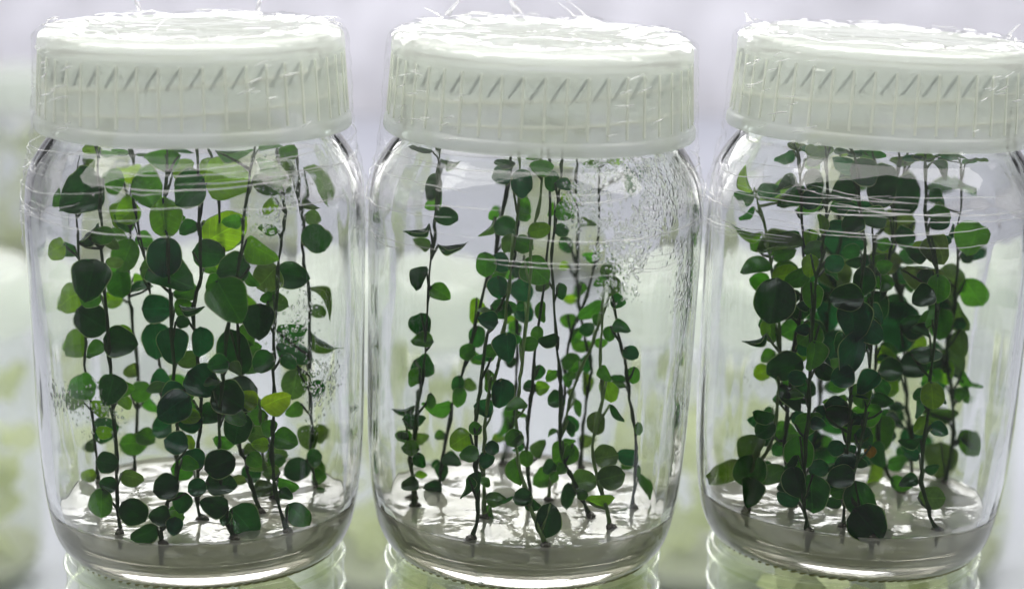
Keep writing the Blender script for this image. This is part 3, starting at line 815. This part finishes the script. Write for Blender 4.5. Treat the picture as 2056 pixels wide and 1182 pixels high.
LV['middle'] = {
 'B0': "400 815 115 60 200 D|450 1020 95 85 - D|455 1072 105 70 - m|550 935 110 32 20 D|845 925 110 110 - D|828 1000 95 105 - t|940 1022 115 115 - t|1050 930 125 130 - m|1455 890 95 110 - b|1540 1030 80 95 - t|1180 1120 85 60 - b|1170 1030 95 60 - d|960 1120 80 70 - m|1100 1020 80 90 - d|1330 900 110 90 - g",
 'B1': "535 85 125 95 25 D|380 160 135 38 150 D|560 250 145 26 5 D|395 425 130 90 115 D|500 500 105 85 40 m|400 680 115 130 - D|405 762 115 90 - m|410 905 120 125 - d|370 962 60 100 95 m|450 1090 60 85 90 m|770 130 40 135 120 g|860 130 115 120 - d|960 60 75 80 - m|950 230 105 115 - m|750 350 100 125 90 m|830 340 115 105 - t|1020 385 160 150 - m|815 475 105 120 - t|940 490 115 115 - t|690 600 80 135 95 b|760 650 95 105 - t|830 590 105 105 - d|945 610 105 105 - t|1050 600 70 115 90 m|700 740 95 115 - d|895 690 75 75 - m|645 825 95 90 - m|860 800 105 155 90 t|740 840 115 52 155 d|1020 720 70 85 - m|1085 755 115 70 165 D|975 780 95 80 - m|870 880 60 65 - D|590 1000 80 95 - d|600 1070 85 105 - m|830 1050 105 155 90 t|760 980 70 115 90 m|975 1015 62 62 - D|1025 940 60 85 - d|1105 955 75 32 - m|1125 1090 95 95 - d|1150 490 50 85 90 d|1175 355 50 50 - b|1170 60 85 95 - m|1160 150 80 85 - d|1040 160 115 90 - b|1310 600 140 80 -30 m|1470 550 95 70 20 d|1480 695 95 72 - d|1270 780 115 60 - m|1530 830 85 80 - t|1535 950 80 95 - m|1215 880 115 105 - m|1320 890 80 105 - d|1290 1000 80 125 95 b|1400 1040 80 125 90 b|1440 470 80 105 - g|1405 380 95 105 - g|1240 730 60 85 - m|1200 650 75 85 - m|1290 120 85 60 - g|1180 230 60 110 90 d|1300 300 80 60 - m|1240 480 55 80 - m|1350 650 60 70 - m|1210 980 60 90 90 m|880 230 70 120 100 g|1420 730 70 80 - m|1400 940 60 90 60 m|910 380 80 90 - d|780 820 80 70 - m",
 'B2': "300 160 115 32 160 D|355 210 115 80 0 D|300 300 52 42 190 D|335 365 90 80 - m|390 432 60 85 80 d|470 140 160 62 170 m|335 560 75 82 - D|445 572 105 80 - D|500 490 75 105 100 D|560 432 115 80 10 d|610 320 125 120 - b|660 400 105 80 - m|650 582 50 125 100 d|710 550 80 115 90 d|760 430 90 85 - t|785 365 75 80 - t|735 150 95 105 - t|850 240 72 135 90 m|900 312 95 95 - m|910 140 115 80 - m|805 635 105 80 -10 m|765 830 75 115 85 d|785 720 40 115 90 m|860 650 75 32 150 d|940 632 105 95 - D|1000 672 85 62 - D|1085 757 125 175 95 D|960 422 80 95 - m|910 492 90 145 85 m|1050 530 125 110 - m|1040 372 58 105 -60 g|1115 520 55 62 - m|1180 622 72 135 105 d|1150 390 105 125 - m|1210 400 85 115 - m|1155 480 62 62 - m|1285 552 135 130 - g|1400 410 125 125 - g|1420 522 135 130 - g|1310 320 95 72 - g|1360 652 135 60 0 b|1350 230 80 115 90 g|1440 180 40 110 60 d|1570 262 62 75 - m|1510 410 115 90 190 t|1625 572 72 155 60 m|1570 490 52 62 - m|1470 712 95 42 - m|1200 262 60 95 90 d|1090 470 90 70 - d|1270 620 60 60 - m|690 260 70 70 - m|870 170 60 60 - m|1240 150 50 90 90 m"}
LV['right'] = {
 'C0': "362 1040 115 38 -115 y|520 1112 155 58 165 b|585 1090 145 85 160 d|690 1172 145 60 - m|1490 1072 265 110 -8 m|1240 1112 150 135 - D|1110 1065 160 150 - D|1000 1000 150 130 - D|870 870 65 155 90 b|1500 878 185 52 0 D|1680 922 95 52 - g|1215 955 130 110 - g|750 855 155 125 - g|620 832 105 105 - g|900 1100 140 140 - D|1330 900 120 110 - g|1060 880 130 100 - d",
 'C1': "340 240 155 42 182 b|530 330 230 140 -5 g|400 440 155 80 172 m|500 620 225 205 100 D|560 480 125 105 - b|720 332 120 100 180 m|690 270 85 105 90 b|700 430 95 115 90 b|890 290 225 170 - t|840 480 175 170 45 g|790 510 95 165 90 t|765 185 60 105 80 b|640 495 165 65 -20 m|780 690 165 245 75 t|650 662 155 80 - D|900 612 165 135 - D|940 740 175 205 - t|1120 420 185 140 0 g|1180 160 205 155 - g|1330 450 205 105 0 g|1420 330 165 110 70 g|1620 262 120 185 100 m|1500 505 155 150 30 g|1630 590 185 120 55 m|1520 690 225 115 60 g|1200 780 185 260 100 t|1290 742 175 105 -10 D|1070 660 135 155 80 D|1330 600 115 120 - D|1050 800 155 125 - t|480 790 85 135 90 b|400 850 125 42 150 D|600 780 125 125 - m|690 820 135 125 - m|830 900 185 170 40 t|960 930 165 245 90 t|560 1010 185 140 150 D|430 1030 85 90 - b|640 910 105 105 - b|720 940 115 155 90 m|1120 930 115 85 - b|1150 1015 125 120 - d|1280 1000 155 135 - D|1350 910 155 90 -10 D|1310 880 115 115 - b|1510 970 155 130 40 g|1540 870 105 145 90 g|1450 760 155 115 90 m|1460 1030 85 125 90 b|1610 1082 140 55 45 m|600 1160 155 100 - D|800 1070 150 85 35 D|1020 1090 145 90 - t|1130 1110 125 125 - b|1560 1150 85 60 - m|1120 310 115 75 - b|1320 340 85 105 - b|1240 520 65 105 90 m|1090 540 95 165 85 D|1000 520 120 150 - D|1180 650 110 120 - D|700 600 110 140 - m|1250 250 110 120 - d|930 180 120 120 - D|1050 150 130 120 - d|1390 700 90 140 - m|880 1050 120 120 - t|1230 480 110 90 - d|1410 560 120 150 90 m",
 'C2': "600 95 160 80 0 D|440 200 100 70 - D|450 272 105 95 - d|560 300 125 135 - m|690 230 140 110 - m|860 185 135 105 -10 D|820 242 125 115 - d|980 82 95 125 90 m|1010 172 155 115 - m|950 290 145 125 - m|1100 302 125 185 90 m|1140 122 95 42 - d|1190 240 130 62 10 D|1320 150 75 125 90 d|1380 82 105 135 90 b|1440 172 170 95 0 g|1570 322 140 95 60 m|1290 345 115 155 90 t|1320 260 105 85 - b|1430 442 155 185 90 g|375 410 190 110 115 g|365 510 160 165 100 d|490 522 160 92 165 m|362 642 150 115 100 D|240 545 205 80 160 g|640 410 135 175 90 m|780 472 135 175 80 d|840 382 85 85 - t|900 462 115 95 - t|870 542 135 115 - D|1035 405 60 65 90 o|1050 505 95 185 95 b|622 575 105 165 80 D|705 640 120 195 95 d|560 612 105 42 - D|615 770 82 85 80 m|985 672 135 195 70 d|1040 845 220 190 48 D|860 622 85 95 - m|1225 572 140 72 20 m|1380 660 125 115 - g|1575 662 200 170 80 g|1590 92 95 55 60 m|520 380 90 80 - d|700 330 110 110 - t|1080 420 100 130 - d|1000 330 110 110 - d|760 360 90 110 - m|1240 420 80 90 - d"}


def stem3d(p):
    """3D polyline of a stem: rooted on the agar plane, depth changing evenly to the top"""
    M = MJ[p['jar']]
    c = M @ Vector((0, 0, (AGAR_Z - .004) * D)); n = (M.to_3x3() @ Vector((0, 0, 1))).normalized()
    base = at_plane(*p['pts'][0], c, n)
    loc = M.inverted() @ base
    rr = math.hypot(loc.x, loc.y)
    if rr > .425 * D:
        k = .425 * D / rr
        base = M @ Vector((loc.x * k, loc.y * k, loc.z))
    axis_y = base.y
    y0, yt = p['pts'][0][1], p['pts'][-1][1]
    # back-rooted shoots drift to the jar's middle
    mid = (M @ Vector((0, 0, 1.2 * D))).y
    ytop = base.y + (mid - base.y) * .45 + p['dtop']
    out = [base]
    for q in p['pts'][1:]:
        t = (y0 - q[1]) / (y0 - yt) if y0 != yt else 0
        out.append(clampjar(p['jar'], at_y(q[0], q[1], base.y + (ytop - base.y) * t), .46))
    return out


def clampjar(jar, P, rmax):
    M = MJ[jar]
    l = M.inverted() @ P
    z = l.z / D
    rm = rmax if z < 1.12 else rmax - (z - 1.12) * .42
    if z < .33: rm = min(rm, rmax - (.33 - z) * .3)
    rm *= D
    r = math.hypot(l.x, l.y)
    if r > rm:
        # keep the picture column, move along depth only as far as possible
        if abs(l.x) < rm * .985:
            l.y = math.copysign(math.sqrt(rm * rm - l.x * l.x), l.y)
        else:
            l.x *= rm / r; l.y *= rm / r
    l.z = min(l.z, 1.55 * D)
    return M @ l


rnd = random.Random(21)
for k, p in PL.items():
    p['p3'] = cr(stem3d(p), 4)
    p['proj'] = [proj(q) for q in p['p3']]

for jar, crops in LV.items():
    mine = [p for p in PL.values() if p['jar'] == jar]
    for cname, txt in crops.items():
        s = CROPS[cname][2]
        for item in txt.split('|'):
            a = item.split()
            cx, cy_ = px(cname, float(a[0]), float(a[1]))
            w_, h_ = float(a[2]) * s, float(a[3]) * s
            best = None
            for p in mine:
                for i, (qx, qy, qz) in enumerate(p['proj']):
                    dd = math.hypot(qx - cx, (qy - cy_) * .9)
                    if best is None or dd < best[0]: best = (dd, p, i, qx, qy)
            dd, p, i, qx, qy = best
            up = 1.2 if jar == 'right' else 1.1
            L, Wd = max(w_, h_) * up, min(w_, h_) * up
            if a[4] == '-':
                if h_ > w_ * 1.12: ang = 90 + rnd.uniform(-15, 15)
                elif cx >= qx: ang = rnd.uniform(-15, 45)
                else: ang = 180 + rnd.uniform(-45, 15)
            else:
                ang = float(a[4])
            p['leaves'].append((cx, cy_, L, Wd, ang, a[5], i))

# smaller leaves on the far side of the stems, seen between the near ones
for k, p in PL.items():
    n = len(p['p3'])
    prob = {'left': .26, 'middle': .16, 'right': .72}[p['jar']]
    for i in range(4, n - 1):
        if rnd.random() < prob:
            qx, qy, _ = p['proj'][i]
            sd = rnd.choice((-1, 1))
            L = rnd.uniform(30, 52) * (1 if p['jar'] != 'middle' else .75)
            an = rnd.uniform(-25, 55)
            p['leaves'].append((qx + sd * L * .62, qy + L * .5 * math.sin(R(an)), L, L * rnd.uniform(.55, .9), an if sd > 0 else 180 - an, rnd.choice('bmmgdm' if p['jar'] != 'right' else 'ttDdmd') + '+', i))

for k, p in PL.items():
    base = p['p3'][0]
    root = tag(empty("plantlet", Matrix.Translation(base)), p['label'], "plant shoot", "shoots in the %s jar" % p['jar'])
    v, f = [], []
    pts = p['p3']
    n = len(pts)
    jit = [q + Vector((rnd.uniform(-1, 1), rnd.uniform(-1, 1), 0)) * .00022 for q in pts]
    jit[0] = pts[0]
    loc = [q - base for q in jit]
    rs = [(.00046 - .00018 * i / n) * rnd.uniform(.8, 1.2) * (1.45 if i % 3 == 1 else 1) for i in range(n)]
    rs[0] *= 1.7
    tube_into(v, f, [loc[0] - Vector((0, 0, .0045))] + loc, [rs[0] * .6] + rs, 7)
    for (cx, cy_, L, Wd, ang, tint, i) in p['leaves']:
        anchor = pts[i]
        dy = rnd.uniform(-.006, .006)
        if tint[-1] == '+':
            tint = tint[0]; dy = rnd.uniform(.004, .011)
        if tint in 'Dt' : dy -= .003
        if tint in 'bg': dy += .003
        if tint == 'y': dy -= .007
        C = clampjar(p['jar'], at_y(cx, cy_, anchor.y + dy), .474)
        # never below the agar
        l = MJ[p['jar']].inverted() @ C
        dep = (C - CAM).dot(FWD)
        ln, wd = L * dep / F, Wd * dep / F
        an = R(ang)
        ax = (RIGHT * math.cos(an) - UP * math.sin(an))
        ax = (ax + FWD * rnd.uniform(-.28, .28)).normalized()
        ratio = wd / ln
        thin = ratio < .36
        nat = .86
        if ratio < nat * .93:
            tilt = math.acos(max(.12, min(1, ratio / nat)))
            rw = ratio / max(math.cos(tilt), .28) if not thin else .55
        else:
            tilt = 0; rw = ratio
        nrm = -FWD + Vector((rnd.uniform(-.25, .25), 0, rnd.uniform(-.1, .35)))
        nrm = (nrm - ax * nrm.dot(ax)).normalized()
        nrm = Matrix.Rotation(tilt * (1 if ax.x * rnd.choice((1, 1, -1)) > 0 else -1), 3, ax) @ nrm
        sd = nrm.cross(ax)
        me = THIN if thin else rnd.choice(LEAVES)
        o = bpy.data.objects.new("leaf", me)
        COL.objects.link(o)
        o.parent = root
        b0 = C - ax * (ln * .5)
        m3 = Matrix((ax * ln, sd * ln * rw, nrm * ln)).transposed().to_4x4()
        o.matrix_local = Matrix.Translation(b0 - base) @ m3
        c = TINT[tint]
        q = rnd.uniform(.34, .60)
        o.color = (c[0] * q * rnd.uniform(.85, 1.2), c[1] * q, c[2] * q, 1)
        # petiole from the leaf base to the stem a little below
        j = max(0, min(n - 1, i - 1))
        A = pts[j]
        if (A - b0).length < .016:
            mid = (A + b0) / 2 + Vector((0, 0, -.0004))
            tube_into(v, f, [A - base, mid - base, b0 + ax * ln * .03 - base], [.0004, .00032, .0003], 5)
    link("stem", mesh("stem", v, f), root, M_STEMG if p['green'] else M_STEM)
    # callused foot sitting in the gel
    v, f = [], []
    for q in range(5):
        a = rnd.uniform(0, 6.28)
        e = Vector((math.cos(a), math.sin(a), 0)) * rnd.uniform(.001, .0022)
        tube_into(v, f, [Vector((0, 0, .0008)), e * .5 + Vector((0, 0, .0003)), e + Vector((0, 0, -.0006))], [.0009, .0008, .0004], 6)
    link("root_collar", mesh("root_collar", v, f), root, M_ROOT)
print("leaves", sum(len(p['leaves']) for p in PL.values()))
